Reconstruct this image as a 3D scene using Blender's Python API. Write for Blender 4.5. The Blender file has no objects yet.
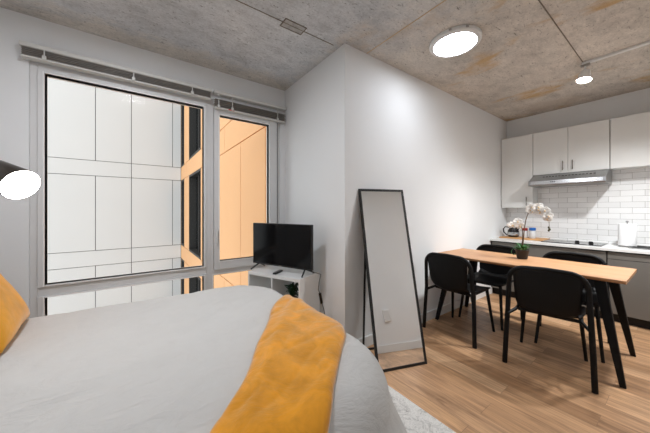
import bpy, math, random
from mathutils import Vector, Matrix, noise
random.seed(7)
PI = math.pi
sc = bpy.context.scene
COL = sc.collection

# ------------------------------------------------------------------ materials
def srgb(r, g, b):
    def f(c):
        c /= 255.0
        return c/12.92 if c <= .04045 else ((c+.055)/1.055)**2.4
    return (f(r), f(g), f(b), 1)

class NT:
    def __init__(s, name):
        s.m = bpy.data.materials.new(name); s.m.use_nodes = True
        s.t = s.m.node_tree; s.t.nodes.clear()
        s.out = s.n('ShaderNodeOutputMaterial')
    def n(s, typ, **kw):
        nd = s.t.nodes.new(typ)
        for k, v in kw.items():
            if hasattr(nd, k): setattr(nd, k, v)
            else: nd.inputs[k.replace('_', ' ')].default_value = v
        return nd
    def l(s, a, b): s.t.links.new(a, b)
    def bsdf(s, color=None, rough=.6, metal=0, spec=.5, **kw):
        b = s.n('ShaderNodeBsdfPrincipled')
        b.inputs['Roughness'].default_value = rough
        b.inputs['Metallic'].default_value = metal
        b.inputs['Specular IOR Level'].default_value = spec
        for k, v in kw.items(): b.inputs[k.replace('_', ' ')].default_value = v
        if color is not None:
            if hasattr(color, 'is_linked'): s.l(color, b.inputs['Base Color'])
            else: b.inputs['Base Color'].default_value = color
        s.l(b.outputs[0], s.out.inputs[0]); s.b = b
        return b
    def coords(s, scale=(1, 1, 1), rot=(0, 0, 0), loc=(0, 0, 0)):
        tc = s.n('ShaderNodeTexCoord'); mp = s.n('ShaderNodeMapping')
        mp.inputs['Scale'].default_value = scale; mp.inputs['Rotation'].default_value = rot
        mp.inputs['Location'].default_value = loc
        s.l(tc.outputs['Object'], mp.inputs[0]); return mp.outputs[0]
    def noise(s, vec, scale=5, detail=4, rough=.5, dist=0):
        nd = s.n('ShaderNodeTexNoise'); nd.inputs['Scale'].default_value = scale
        nd.inputs['Detail'].default_value = detail; nd.inputs['Roughness'].default_value = rough
        nd.inputs['Distortion'].default_value = dist
        s.l(vec, nd.inputs['Vector']); return nd.outputs['Fac']
    def ramp(s, fac, stops):
        r = s.n('ShaderNodeValToRGB'); e = r.color_ramp.elements
        while len(e) < len(stops): e.new(.5)
        for i, (p, c) in enumerate(stops):
            e[i].position = p; e[i].color = c if len(c) == 4 else (*c, 1)
        s.l(fac, r.inputs[0]); return r.outputs[0]
    def mix(s, fac, a, b, mode='MIX'):
        m = s.n('ShaderNodeMix', data_type='RGBA', blend_type=mode)
        for sock, v in ((m.inputs[0], fac), (m.inputs[6], a), (m.inputs[7], b)):
            if hasattr(v, 'is_linked'): s.l(v, sock)
            else: sock.default_value = v
        return m.outputs[2]
    def bump(s, h, strength=.2, dist=.01):
        b = s.n('ShaderNodeBump'); b.inputs['Strength'].default_value = strength
        b.inputs['Distance'].default_value = dist
        s.l(h, b.inputs['Height']); s.l(b.outputs[0], s.b.inputs['Normal'])

M = {}
def simple(name, rgb, rough=.6, metal=0, spec=.5, var=.04, nscale=8, bump=0, bscale=200, **kw):
    """plain surface with a faint procedural variation of its own colour"""
    t = NT(name); c = srgb(*rgb); v = t.coords()
    f = t.noise(v, nscale, 3)
    lo = tuple(max(0, x*(1-var)) for x in c[:3])+(1,); hi = tuple(min(1, x*(1+var)) for x in c[:3])+(1,)
    t.bsdf(t.ramp(f, [(.3, lo), (.7, hi)]), rough, metal, spec, **kw)
    if bump: t.bump(t.noise(v, bscale, 2), bump, .002)
    M[name] = t.m; return t.m

simple('wall_paint', (234, 235, 235), .75, spec=.25, var=.015, nscale=1.5, bump=.05, bscale=120)
simple('trim_white', (226, 226, 224), .5, var=.01)
simple('window_vinyl', (222, 222, 221), .45, var=.01)
simple('bead_daylit', (244, 244, 243), .4, var=.005)  # paler than the vinyl: daylight on the bead put into its colour
simple('pull_grey', (112, 106, 98), .4)
simple('gasket_black', (18, 18, 20), .5)
simple('blind_white', (214, 213, 208), .5, var=.01)
simple('slat_grey', (150, 145, 138), .5, var=.03)
simple('black_wood', (9, 9, 10), .5, spec=.25, var=.1, nscale=20)
simple('black_plastic', (10, 10, 11), .35, var=.05)
simple('black_metal', (16, 16, 17), .4, var=.05)
simple('brushed_dark', (62, 56, 50), .35, metal=.6, var=.05)
simple('white_laminate', (232, 232, 230), .45, var=.01)
simple('cabinet_light', (224, 224, 221), .5, var=.012, nscale=3)
simple('cabinet_grey', (112, 108, 102), .5, var=.03, nscale=3)
simple('dark_gap', (34, 31, 29), .8)
simple('quartz', (232, 231, 228), .25, var=.02, nscale=40)
simple('chrome', (190, 190, 190), .25, metal=1, var=.03)
simple('paper', (244, 244, 244), .9, spec=.1, var=.01)
simple('red_plastic', (150, 20, 24), .35)
simple('blue_plastic', (18, 92, 170), .35)
simple('jar_body', (214, 216, 218), .15, var=.03)
simple('pot_dark', (38, 33, 30), .6, var=.15, nscale=30)
simple('moss', (70, 96, 40), .9, var=.5, nscale=60, bump=.5)
simple('leaf', (44, 104, 44), .4, var=.35, nscale=14)
simple('leaf_dark', (22, 58, 32), .4, var=.4, nscale=14)
simple('stem', (96, 72, 44), .6, var=.2)
simple('petal', (252, 250, 247), .6, var=.01, nscale=30, spec=.2)
_t = M['petal'].node_tree; _b = [n for n in _t.nodes if n.type == 'BSDF_PRINCIPLED'][0]; _o = [n for n in _t.nodes if n.type == 'OUTPUT_MATERIAL'][0]
_tr = _t.nodes.new('ShaderNodeBsdfTranslucent'); _tr.inputs[0].default_value = (.98, .97, .95, 1); _mx = _t.nodes.new('ShaderNodeMixShader'); _mx.inputs[0].default_value = .4
_t.links.new(_b.outputs[0], _mx.inputs[1]); _t.links.new(_tr.outputs[0], _mx.inputs[2]); _t.links.new(_mx.outputs[0], _o.inputs[0])
simple('petal_lip', (236, 206, 160), .6, var=.2, nscale=60)
simple('petal_core', (70, 66, 34), .6, var=.3, nscale=60)
simple('outlet_white', (236, 236, 234), .35, var=.005)
simple('bed_base', (90, 86, 82), .8, var=.05, nscale=60)
simple('mattress_white', (225, 224, 220), .9, var=.02)
simple('facade_backing', (84, 84, 84), .9)
simple('window_dark', (20, 22, 24), .12, spec=.6, var=.3, nscale=.8)
simple('window_trim_dark', (52, 50, 48), .5)
simple('asphalt', (110, 110, 110), .95, var=.1, nscale=2)
simple('tag_red', (196, 60, 54), .6)

def emis(name, rgb, strength):
    t = NT(name); e = t.n('ShaderNodeEmission'); e.inputs[0].default_value = srgb(*rgb)
    e.inputs[1].default_value = strength; t.l(e.outputs[0], t.out.inputs[0]); M[name] = t.m
emis('ceiling_glow', (240, 246, 255), 27); emis('added_glow_bed', (245, 248, 255), 64)
emis('spot_glow', (255, 248, 238), 30)
emis('lamp_glow', (255, 250, 242), 22)

# glass: thin clear sheet
t = NT('pane_glass'); tr = t.n('ShaderNodeBsdfTransparent'); tr.inputs[0].default_value = (.97, .985, .98, 1)
gl = t.n('ShaderNodeBsdfGlossy'); gl.inputs['Roughness'].default_value = .02; gl.inputs[0].default_value = (1, 1, 1, 1)
fr = t.n('ShaderNodeFresnel'); fr.inputs[0].default_value = 1.06; mx = t.n('ShaderNodeMixShader')
t.l(fr.outputs[0], mx.inputs[0]); t.l(tr.outputs[0], mx.inputs[1]); t.l(gl.outputs[0], mx.inputs[2]); t.l(mx.outputs[0], t.out.inputs[0])
M['pane_glass'] = t.m
t = NT('mirror_silver'); t.bsdf((.9, .905, .9, 1), .015, 1); M['mirror_silver'] = t.m
t = NT('tv_screen'); t.bsdf((.003, .003, .0035, 1), .1, 0, .22); M['tv_screen'] = t.m
t = NT('cooktop_glass'); t.bsdf((.006, .006, .007, 1), .06, 0, .6); M['cooktop_glass'] = t.m
t = NT('carafe_glass'); t.bsdf((.008, .008, .009, 1), .2, 0, .35); M['carafe_glass'] = t.m
# brushed steel of the hood
t = NT('steel'); v = t.coords((1, 1, 60)); f = t.noise(v, 6, 3)
t.bsdf(t.ramp(f, [(.3, (.27, .27, .27, 1)), (.7, (.38, .38, .38, 1))]), .28, 1); M['steel'] = t.m

# vinyl plank floor, boards run along y
def planks(name):
    t = NT(name); v = t.coords(rot=(0, 0, PI/2), loc=(.32, .05, 0))
    br = t.n('ShaderNodeTexBrick', offset=.37, offset_frequency=2, squash=1, squash_frequency=1)
    br.inputs['Scale'].default_value = 1; br.inputs['Brick Width'].default_value = 1.22
    br.inputs['Row Height'].default_value = .152; br.inputs['Mortar Size'].default_value = .0013
    br.inputs['Mortar Smooth'].default_value = .3; br.inputs['Bias'].default_value = 0
    br.inputs['Color1'].default_value = (0, 0, 0, 1); br.inputs['Color2'].default_value = (1, 1, 1, 1)
    br.inputs['Mortar'].default_value = (.5, .5, .5, 1)
    t.l(v, br.inputs['Vector'])
    base = t.ramp(br.outputs['Color'], [(0, srgb(160, 123, 90)), (.35, srgb(198, 158, 120)), (.65, srgb(180, 142, 108)), (1, srgb(214, 176, 138))])
    # shift the grain board by board
    sep = t.n('ShaderNodeVectorMath', operation='MULTIPLY_ADD')
    t.l(br.outputs['Color'], sep.inputs[0]); sep.inputs[1].default_value = (7, 3, 5)
    v2 = t.coords((9, .8, 1)); t.l(v2, sep.inputs[2])
    g = t.noise(sep.outputs[0], 2.2, 8, .62, .9)
    v3 = t.n('ShaderNodeVectorMath', operation='MULTIPLY_ADD'); t.l(br.outputs['Color'], v3.inputs[0]); v3.inputs[1].default_value = (3, 9, 1)
    t.l(t.coords((60, 2.2, 1)), v3.inputs[2]); g2 = t.noise(v3.outputs[0], 2, 4, .6)
    c = t.mix(.75, base, t.ramp(g, [(.30, (.42, .36, .32, 1)), (.5, (.95, .93, .92, 1)), (.68, (1.32, 1.3, 1.27, 1))]), 'MULTIPLY')
    c = t.mix(.6, c, t.ramp(g2, [(.3, (.66, .62, .58, 1)), (.6, (1.12, 1.11, 1.10, 1))]), 'MULTIPLY')
    c = t.mix(t.ramp(br.outputs['Fac'], [(0, (0, 0, 0)), (1, (.55, .55, .55))]), c, srgb(70, 50, 36))
    t.bsdf(c, .38, 0, .4); t.bump(g2, .04, .002); M[name] = t.m
planks('floor_planks')

# table top oak
t = NT('oak_top'); v = t.coords((14, .9, 14)); g = t.noise(v, 1.6, 6, .6, .6)
c = t.ramp(g, [(.25, srgb(172, 122, 82)), (.5, srgb(192, 144, 104)), (.75, srgb(206, 162, 122))])
t.bsdf(c, .42, 0, .4); M['oak_top'] = t.m
t = NT('tray_wood'); v = t.coords((20, 1.5, 20)); g = t.noise(v, 2, 6, .6, .6)
t.bsdf(t.ramp(g, [(.25, srgb(176, 122, 70)), (.7, srgb(214, 164, 108))]), .5); M['tray_wood'] = t.m

# concrete soffit with trowel marks, rust stains and form seams
t = NT('concrete'); v = t.coords()
n1 = t.noise(v, 1.1, 6, .62, .2); n2 = t.noise(t.coords((1, 1.5, 1), (0, 0, .35)), 4.5, 9, .72, .35)
n3 = t.noise(t.coords((1, 3.2, 1), (0, 0, .5)), 13, 7, .72, .8); n4 = t.noise(v, 55, 4, .7); n5 = t.noise(t.coords((1, 2.0, 1), (0, 0, -.3)), 38, 4, .62, .3)
c = t.ramp(n1, [(.25, srgb(196, 200, 204)), (.5, srgb(218, 221, 224)), (.75, srgb(234, 236, 238))])
c = t.mix(.8, c, t.ramp(n2, [(.3, (.66, .66, .66, 1)), (.5, (.97, .97, .97, 1)), (.68, (1.14, 1.14, 1.14, 1))]), 'MULTIPLY')
c = t.mix(.95, c, t.ramp(n3, [(.335, (.32, .31, .30, 1)), (.385, (.93, .93, .93, 1)), (.7, (1.06, 1.06, 1.06, 1))]), 'MULTIPLY')
c = t.mix(.7, c, t.ramp(n5, [(.335, (.30, .29, .28, 1)), (.365, (1, 1, 1, 1))]), 'MULTIPLY')
c = t.mix(.5, c, t.ramp(n4, [(.3, (.66, .66, .66, 1)), (.7, (1.14, 1.14, 1.14, 1))]), 'MULTIPLY')
# warm light painted in as brown past the corner column (x > 1.5); also browner along the window edge (y > 2.6)
tc = t.n('ShaderNodeTexCoord'); sx = t.n('ShaderNodeSeparateXYZ'); t.l(tc.outputs['Object'], sx.inputs[0])
def rng(o, a, b):
    m = t.n('ShaderNodeMapRange'); m.inputs[1].default_value = a; m.inputs[2].default_value = b; t.l(o, m.inputs[0]); return m.outputs[0]
def mth(op, a, b):
    m = t.n('ShaderNodeMath', operation=op)
    for i, q in enumerate((a, b)):
        if hasattr(q, 'is_linked'): t.l(q, m.inputs[i])
        else: m.inputs[i].default_value = q
    return m.outputs[0]
wob = mth('MULTIPLY', mth('SUBTRACT', n2, .5), 1.2)
brown = rng(mth('ADD', sx.outputs[0], wob), 1.3, 2.2)
brown2 = rng(mth('ADD', sx.outputs[1], mth('MULTIPLY', wob, .5)), 2.62, 2.8)
brownf = mth('MAXIMUM', mth('MULTIPLY', brown, 1.0), mth('MULTIPLY', brown2, .8))
c = t.mix(brownf, c, t.mix(1, c, (.92, .82, .71, 1), 'MULTIPLY'))
rust = t.ramp(t.noise(t.coords((1, .55, 1), (0, 0, .3), (3.1, .4, 0)), 2.3, 4, .6, .3), [(.565, (0, 0, 0)), (.66, (.7, .7, .7))])
rf = mth('MULTIPLY', rust, brown)
c = t.mix(rf, c, srgb(190, 150, 88))
pale = t.ramp(t.noise(t.coords((1.0, .5, 1), (0, 0, .2), (1.3, 4.4, 0)), 1.3, 5, .6, .5), [(.60, (0, 0, 0)), (.66, (.5, .5, .5))])
c = t.mix(mth('MULTIPLY', pale, brown), c, srgb(186, 172, 156))
t.bsdf(c, .85, 0, .2); t.bump(n2, .25, .01); M['concrete'] = t.m
simple('concrete_seam', (122, 112, 100), .9, var=.2, nscale=30)
simple('concrete_patch', (176, 175, 173), .9, var=.2, nscale=30)
simple('concrete_ridge', (196, 168, 128), .9, var=.12, nscale=12)

# subway tile (wall runs along y; object z up)
t = NT('subway_tile'); tc = t.n('ShaderNodeTexCoord'); sx = t.n('ShaderNodeSeparateXYZ'); cb = t.n('ShaderNodeCombineXYZ')
t.l(tc.outputs['Object'], sx.inputs[0]); t.l(sx.outputs[1], cb.inputs[0]); t.l(sx.outputs[2], cb.inputs[1])
br = t.n('ShaderNodeTexBrick', offset=.5, offset_frequency=2); br.inputs['Scale'].default_value = 1
br.inputs['Brick Width'].default_value = .203; br.inputs['Row Height'].default_value = .0735
br.inputs['Mortar Size'].default_value = .0016; br.inputs['Mortar Smooth'].default_value = .2
br.inputs['Color1'].default_value = srgb(234, 234, 233); br.inputs['Color2'].default_value = srgb(246, 246, 245); br.inputs['Mortar'].default_value = srgb(160, 158, 153)
t.l(cb.outputs[0], br.inputs['Vector']); t.bsdf(br.outputs['Color'], .12, 0, .5)
inv = t.n('ShaderNodeMath', operation='SUBTRACT'); inv.inputs[0].default_value = 1; t.l(br.outputs['Fac'], inv.inputs[1])
t.bump(inv.outputs[0], .5, .002); M['subway_tile'] = t.m

# textiles
def cloth(name, rgb, var, wr_scale, wr_str, sheen=.0, rough=.9, rot=(0, 0, 0), stretch=(1, 1, 1), blotch=6):
    t = NT(name); c = srgb(*rgb); v = t.coords(stretch, rot)
    f = t.noise(t.coords(), blotch, 4, .6, .5)
    lo = tuple(x*(1-var) for x in c[:3])+(1,); hi = tuple(min(1, x*(1+var)) for x in c[:3])+(1,)
    t.bsdf(t.ramp(f, [(.32, lo), (.68, hi)]), rough, 0, .2)
    t.b.inputs['Sheen Weight'].default_value = sheen; t.b.inputs['Sheen Roughness'].default_value = .4
    w = t.noise(v, wr_scale, 5, .6, 1.5); t.bump(w, wr_str, .02); M[name] = t.m
cloth('duvet_cotton', (208, 207, 204), .015, 4.5, .5, stretch=(1, 2.6, 1), rot=(0, 0, -.45))
cloth('throw_plush', (232, 158, 42), .18, 9, .3, sheen=.8, blotch=9)
cloth('cushion_velvet', (230, 162, 50), .12, 5, .25, sheen=.4, blotch=8)
cloth('pillow_cotton', (222, 221, 218), .015, 4, .35)
t = NT('rug_weave'); v = t.coords()
a = t.noise(v, 14, 8, .75, 1.2); b_ = t.noise(v, 110, 3, .6)
c = t.ramp(a, [(.33, srgb(120, 118, 118)), (.40, srgb(196, 193, 188)), (.5, srgb(228, 225, 220)), (.75, srgb(238, 236, 231))])
c = t.mix(.5, c, t.ramp(b_, [(.35, (.7, .7, .7, 1)), (.65, (1.05, 1.05, 1.05, 1))]), 'MULTIPLY')
t.bsdf(c, .95, 0, .1); t.bump(b_, .6, .004); M['rug_weave'] = t.m

# facade panels
simple('panel_white', (220, 221, 221), .5, var=.012, nscale=.7)
simple('panel_orange', (255, 194, 138), .55, var=.02, nscale=.7)

# ------------------------------------------------------------------ mesh builder
class MB:
    def __init__(s): s.v = []; s.f = []
    def add(s, vs, fs, m=None):
        k = len(s.v)
        s.v += [tuple(m @ Vector(p)) if m else tuple(p) for p in vs]
        s.f += [tuple(k+i for i in f) for f in fs]; return s
    def box(s, x0, x1, y0, y1, z0, z1, m=None):
        vs = [(x, y, z) for x in (x0, x1) for y in (y0, y1) for z in (z0, z1)]
        return s.add(vs, [(0, 1, 3, 2), (4, 6, 7, 5), (0, 4, 5, 1), (2, 3, 7, 6), (0, 2, 6, 4), (1, 5, 7, 3)], m)
    def prism(s, prof, axis, a, b, m=None):
        """closed 2-D profile extruded along axis 'x','y' or 'z'"""
        n = len(prof); vs = []
        for w in (a, b):
            for p, q in prof: vs.append({'x': (w, p, q), 'y': (p, w, q), 'z': (p, q, w)}[axis])
        fs = [tuple(range(n))[::-1], tuple(range(n, 2*n))]+[(i, (i+1) % n, n+(i+1) % n, n+i) for i in range(n)]
        return s.add(vs, fs, m)
    def lathe(s, prof, n=24, m=None, cap=True):
        vs = []; fs = []
        for r, z in prof:
            for i in range(n): a = 2*PI*i/n; vs.append((r*math.cos(a), r*math.sin(a), z))
        for j in range(len(prof)-1):
            for i in range(n): fs.append((j*n+i, j*n+(i+1) % n, (j+1)*n+(i+1) % n, (j+1)*n+i))
        if cap:
            fs.append(tuple(range(n))[::-1]); fs.append(tuple((len(prof)-1)*n+i for i in range(n)))
        return s.add(vs, fs, m)
    def tube(s, pts, rad, n=8, closed=False, flat=None, m=None):
        """swept tube; rad number or list; flat=(a,b) elliptical factors with b along world up-ish"""
        P = [Vector(p) for p in pts]; N = len(P); vs = []; fs = []; ref = None
        for i, p in enumerate(P):
            d = (P[(i+1) % N]-P[i-1]) if closed or 0 < i < N-1 else (P[1]-P[0] if i == 0 else P[-1]-P[-2])
            d.normalize()
            if ref is None:
                ref = Vector((0, 0, 1)) if abs(d.z) < .9 else Vector((1, 0, 0))
            a = (ref-d*ref.dot(d)).normalized(); b = d.cross(a); ref = a
            r = rad[i] if isinstance(rad, (list, tuple)) else rad
            fa, fb = flat or (1, 1)
            for k in range(n):
                t_ = 2*PI*k/n+PI/n; vs.append(p+a*math.cos(t_)*r*fa+b*math.sin(t_)*r*fb)
        for i in range(N if closed else N-1):
            j = (i+1) % N
            for k in range(n): fs.append((i*n+k, i*n+(k+1) % n, j*n+(k+1) % n, j*n+k))
        if not closed: fs += [tuple(range(n))[::-1], tuple((N-1)*n+k for k in range(n))]
        return s.add(vs, fs, m)
    def grid(s, fn, nu, nv):
        vs = [fn(i/nu, j/nv) for i in range(nu+1) for j in range(nv+1)]
        fs = [(i*(nv+1)+j, (i+1)*(nv+1)+j, (i+1)*(nv+1)+j+1, i*(nv+1)+j+1) for i in range(nu) for j in range(nv)]
        return s.add(vs, fs)
    def sphere(s, c, r, n=12, sc_=(1, 1, 1), m=None):
        prof = [(max(1e-4, r*math.sin(PI*i/n)), -r*math.cos(PI*i/n)) for i in range(n+1)]
        mm = Matrix.Translation(c) @ Matrix.Diagonal((*sc_, 1))
        return s.lathe(prof, n*2, (m @ mm) if m else mm)
    def build(s, name, mat, parent=None, smooth=35, bevel=0, seg=2, loc=None, solid=0, sub=0):
        me = bpy.data.meshes.new(name); me.from_pydata(s.v, [], s.f); me.update()
        me.materials.append(M[mat])
        o = bpy.data.objects.new(name, me); COL.objects.link(o)
        if parent: o.parent = parent
        if loc: o.location = loc
        import bmesh
        bm = bmesh.new(); bm.from_mesh(me); bmesh.ops.recalc_face_normals(bm, faces=bm.faces); bm.to_mesh(me); bm.free()
        if smooth:
            me.shade_smooth(); me.set_sharp_from_angle(angle=math.radians(smooth))
        if solid:
            md = o.modifiers.new('thickness', 'SOLIDIFY'); md.thickness = solid; md.offset = 0
        if bevel:
            md = o.modifiers.new('edge', 'BEVEL'); md.width = bevel; md.segments = seg; md.limit_method = 'ANGLE'; md.angle_limit = math.radians(40)
        if sub:
            md = o.modifiers.new('sub', 'SUBSURF'); md.levels = sub; md.render_levels = sub
        return o

def tag(o, label=None, cat=None, group=None, kind=None):
    if label: o['label'] = label
    if cat: o['category'] = cat
    if group: o['group'] = group
    if kind: o['kind'] = kind
    return o
def empty(name, loc=(0, 0, 0), rz=0, **kw):
    o = bpy.data.objects.new(name, None); COL.objects.link(o)
    o.location = loc; o.rotation_euler = (0, 0, rz); o.empty_display_size = .1
    return tag(o, kw.get('label'), kw.get('cat'), kw.get('group'), kw.get('kind'))
def copy_tree(o, parent=None):
    c = o.copy(); COL.objects.link(c)
    if parent: c.parent = parent
    for ch in list(o.children): copy_tree(ch, c)
    return c
def struct(o): o['kind'] = 'structure'; return o

# ------------------------------------------------------------------ room shell
H = 2.78; YW = 2.94; XP = 1.504; YM = 1.784; XK = 5.06; YB = -.50; XH = -1.16
struct(MB().box(XH-.15, XK+.15, YB-.15, YW+.2, -.12, 0).build('floor', 'floor_planks', smooth=0))
struct(MB().box(XH-.15, XK+.15, YB-.15, YW+.2, H, H+.2).build('ceiling', 'concrete', smooth=0))
WX0, WX1, WZ0, WZ1 = -.665, 1.436, .10, 2.47
w = MB()
w.box(XH, WX0, YW, YW+.2, 0, H); w.box(WX1, XP, YW, YW+.2, 0, H)
w.box(WX0, WX1, YW, YW+.2, 0, WZ0); w.box(WX0, WX1, YW, YW+.2, WZ1, H)
struct(w.build('wall_left', 'wall_paint', smooth=0))
struct(MB().box(XP, XP+.15, YM+.15, YW+.2, 0, H).build('wall_corner', 'wall_paint', smooth=0))
struct(MB().box(XP, XK, YM, YM+.15, 0, H).build('wall_far', 'wall_paint', smooth=0))
struct(MB().box(XK, XK+.15, YB-.15, YM+.15, 0, H).build('wall_right', 'wall_paint', smooth=0))
struct(MB().box(XH, XK, YB-.15, YB, 0, H).build('wall_behind', 'wall_paint', smooth=0))
struct(MB().box(XH-.15, XH, YB-.15, YW+.2, 0, H).build('wall_headboard', 'wall_paint', smooth=0))
struct(MB().box(XP, 4.48, YM-.014, YM, 0, .10).build('baseboard_far', 'trim_white', bevel=.003))
struct(MB().box(XP-.014, XP, YM-.014, YW, 0, .10).build('baseboard_corner', 'trim_white', bevel=.003))
struct(MB().box(XH, 4.45, YB, YB+.014, 0, .10).build('baseboard_behind', 'trim_white', bevel=.003))
# form seams, ridge and patch on the slab
struct(MB().box(-1.1, 1.44, 1.862, 1.869, H-.0025, H+.01).build('trim_1', 'concrete_seam', smooth=0))
struct(MB().box(2.0, 3.66, .612, .619, H-.0025, H+.01).build('trim_2', 'concrete_seam', smooth=0))
struct(MB().box(1.768, 1.776, -.5, 1.78, H-.002, H+.01).build('trim_3', 'concrete_ridge', smooth=0))
pm = MB(); pm.box(.94, 1.125, 1.82, 1.915, H-.002, H+.01)
struct(pm.build('trim_4', 'concrete_patch', smooth=0))
pm = MB()
for a in ((.935, 1.13, 1.815, 1.822), (.935, 1.13, 1.912, 1.919), (.935, .942, 1.815, 1.919), (1.123, 1.13, 1.815, 1.919)): pm.box(*a, H-.004, H+.01)
struct(pm.build('trim_5', 'concrete_seam', smooth=0))

# ------------------------------------------------------------------ windows
def ring(mb, x0, x1, z0, z1, wx0, wx1, wz0, wz1, y0, y1):
    """rectangular frame; w* are the widths of left, right, bottom and top bars"""
    mb.box(x0, x0+wx0, y0, y1, z0, z1); mb.box(x1-wx1, x1, y0, y1, z0, z1)
    mb.box(x0+wx0, x1-wx1, y0, y1, z0, z0+wz0); mb.box(x0+wx0, x1-wx1, y0, y1, z1-wz1, z1)
def pane(parent, x0, x1, z0, z1, y, yb=.0):
    MB().box(x0, x1, y, y+.006, z0, z1).build('pane', 'pane_glass', parent, smooth=0)
    g = MB(); ring(g, x0-.001, x1+.001, z0-.001, z1+.001, .009, .009, .007, .009, y-.006, y-.001)
    g.build('gasket', 'gasket_black', parent, smooth=0)
    g = MB(); ring(g, x0-.011, x1+.011, z0-.011, z1+.011, .011, .011, .011, .011, yb, y-.004)
    g.build('glazing_bead', 'bead_daylit', parent, smooth=0, bevel=.002)
w1 = struct(empty('window_1', (0, YW, 0)))
f = MB(); ring(f, WX0, .64, WZ0, WZ1, .042, .041, .05, .075, .015, .10)
f.box(WX0+.042, .599, .017, .098, .62, .69)
ring(f, -.623, .599, .69, 2.395, .04, .03, .016, .028, .004, .09)
ring(f, -.623, .599, .15, .62, .04, .03, .016, .012, .004, .09)
f.build('window_frame', 'window_vinyl', w1, smooth=0, bevel=.003)
pane(w1, -.583, .569, .706, 2.367, .045); pane(w1, -.583, .569, .166, .608, .045)
w2 = struct(empty('window_2', (0, YW, 0)))
f = MB(); ring(f, .64, WX1, WZ0, WZ1, .025, .036, .05, .05, .015, .10)
f.box(.665, WX1-.036, .015, .10, .60, .655)
f.build('window_frame', 'window_vinyl', w2, smooth=0, bevel=.003)
f = MB(); ring(f, .668, 1.392, .655, 2.40, .054, .106, .093, .09, -.012, .07)
f.build('sash', 'window_vinyl', w2, smooth=0, bevel=.005)
pane(w2, .722, 1.286, .748, 2.31, .03, -.016); pane(w2, .665, 1.38, .15, .60, .045, .012)
f = MB(); f.box(.682, .702, -.024, -.012, .99, 1.09); f.box(.684, .700, -.045, -.03, .93, 1.10); f.box(.686, .698, -.034, -.02, 1.05, 1.08)
f.build('handle', 'trim_white', w2, bevel=.004)
# little stop on the outer frame
MB().box(1.397, 1.407, .008, .02, .70, 2.36).build('gasket', 'gasket_black', w2, smooth=0)

def blind(x0, x1, brackets, red=None, loose=False):
    b = empty('window_blind', (0, 0, 0), cat='window blind',
              label='raised horizontal blind above the narrow right-hand window' if red else 'long raised horizontal blind above the wide left-hand window')
    b.location = ((x0+x1)/2, YW, 2.54)
    X = lambda x: x-(x0+x1)/2
    zb = 2.435 if not red else 2.36
    MB().box(X(x0), X(x1), -.075, -.005, -.028, .004).build('head_rail', 'blind_white', b, bevel=.003)
    s = MB(); n = 5
    zt = -.032 if not red else -.085
    for i in range(n):
        z = zb-2.54+.02+(zt-(zb-2.54+.02))*i/(n-1)
        s.box(X(x0)+.01, X(x1)-.01, -.066, -.014, z-.002, z+.002)
    s.build('slats', 'slat_grey', b, smooth=0)
    MB().box(X(x0)+.006, X(x1)-.006, -.068, -.012, zb-2.54, zb-2.54+.014).build('bottom_rail', 'blind_white', b, bevel=.003)
    for bx in brackets:
        k = MB(); k.box(X(bx)-.004, X(bx)+.004, -.073, -.069, zb-2.54+.01, -.028)
        k.box(X(bx)-.012, X(bx)+.012, -.078, -.069, zb-2.54+.005, zb-2.54+.035)
        k.build('ladder_cord', 'blind_white', b, bevel=.002)
    if red:
        MB().box(X(.80), X(.86), -.0695, -.068, zb-2.54+.002, zb-2.54+.012).build('warning_tag', 'tag_red', b, smooth=0)
    return b
blind(-.70, .632, (-.57, -.02, .45))
blind(.655, 1.49, (.70, .84, 1.37), red=True)

# ------------------------------------------------------------------ buildings outside
tower = empty('apartment_tower', (-2.3, 11.5, -9), label='white panelled facade seen through the wide window', cat='building')
mb = MB(); g_ = .009
zr = []
for k in range(-3, 3): zr += [(2.94+2.985*(k-1)-.02, 2.415+2.985*k, 'tall'), (2.415+2.985*k, 2.92+2.985*k, 'band')]
tall = [-8.4, -7.0, -5.9, -4.6, -3.2, -2.4, -1.104, -.143, 1.118, 1.404]
band = [-8.4, -5.9, -3.2, -.143, 1.404]
for z0, z1, kd in zr:
    z0 = max(z0, -8.9)
    if z1 <= z0: continue
    xs = tall if kd == 'tall' else band
    for a, b in zip(xs, xs[1:]): mb.box(a+g_-(-2.3), b-g_-(-2.3), 0, .04, z0+g_+9, z1-g_+9)
mb.build('facade_panels', 'panel_white', tower, smooth=0)
MB().box(-8.5+2.3, 1.6+2.3, .045, 3, 0, 18).build('facade_wall', 'facade_backing', tower, smooth=0)

wing = empty('apartment_wing', (1.404, 7.4, -9), label='orange panelled facade running away beyond the right-hand window', cat='building')
mb = MB(); xo = 0
wins = [(10.66, 11.44), (7.66, 9.6)]; glass = []
def opan(y0, y1, z0, z1): mb.box(0, .04, y0+.008-7.4, y1-.008-7.4, z0+.009+9, z1-.009+9)
for k in range(-3, 3):
    zb0 = 2.415+2.985*k; zb1 = 2.925+2.985*k; zt0 = zb1-2.985
    for a, b in zip([3.17, 5.337, 7.5, 10.1], [5.337, 7.5, 10.1, 11.48]):
        if zb0 > -8.8: opan(a, b, zb0, zb1)
    zt0 = max(zt0, -8.9)
    if zb0 <= zt0: continue
    for a, b in zip([3.17, 3.311, 4.344, 6.1, 9.6, 11.44], [3.311, 4.344, 6.1, 7.66, 10.66, 11.48]):
        opan(a, b, zt0, zb0)
    for a, b in wins: glass.append((a, b, zt0, zb0))
mb.build('facade_panels', 'panel_orange', wing, smooth=0)
MB().box(.30, 2.6, 3.17-7.4, 11.48-7.4, 0, 18).build('facade_wall', 'facade_backing', wing, smooth=0)
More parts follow.
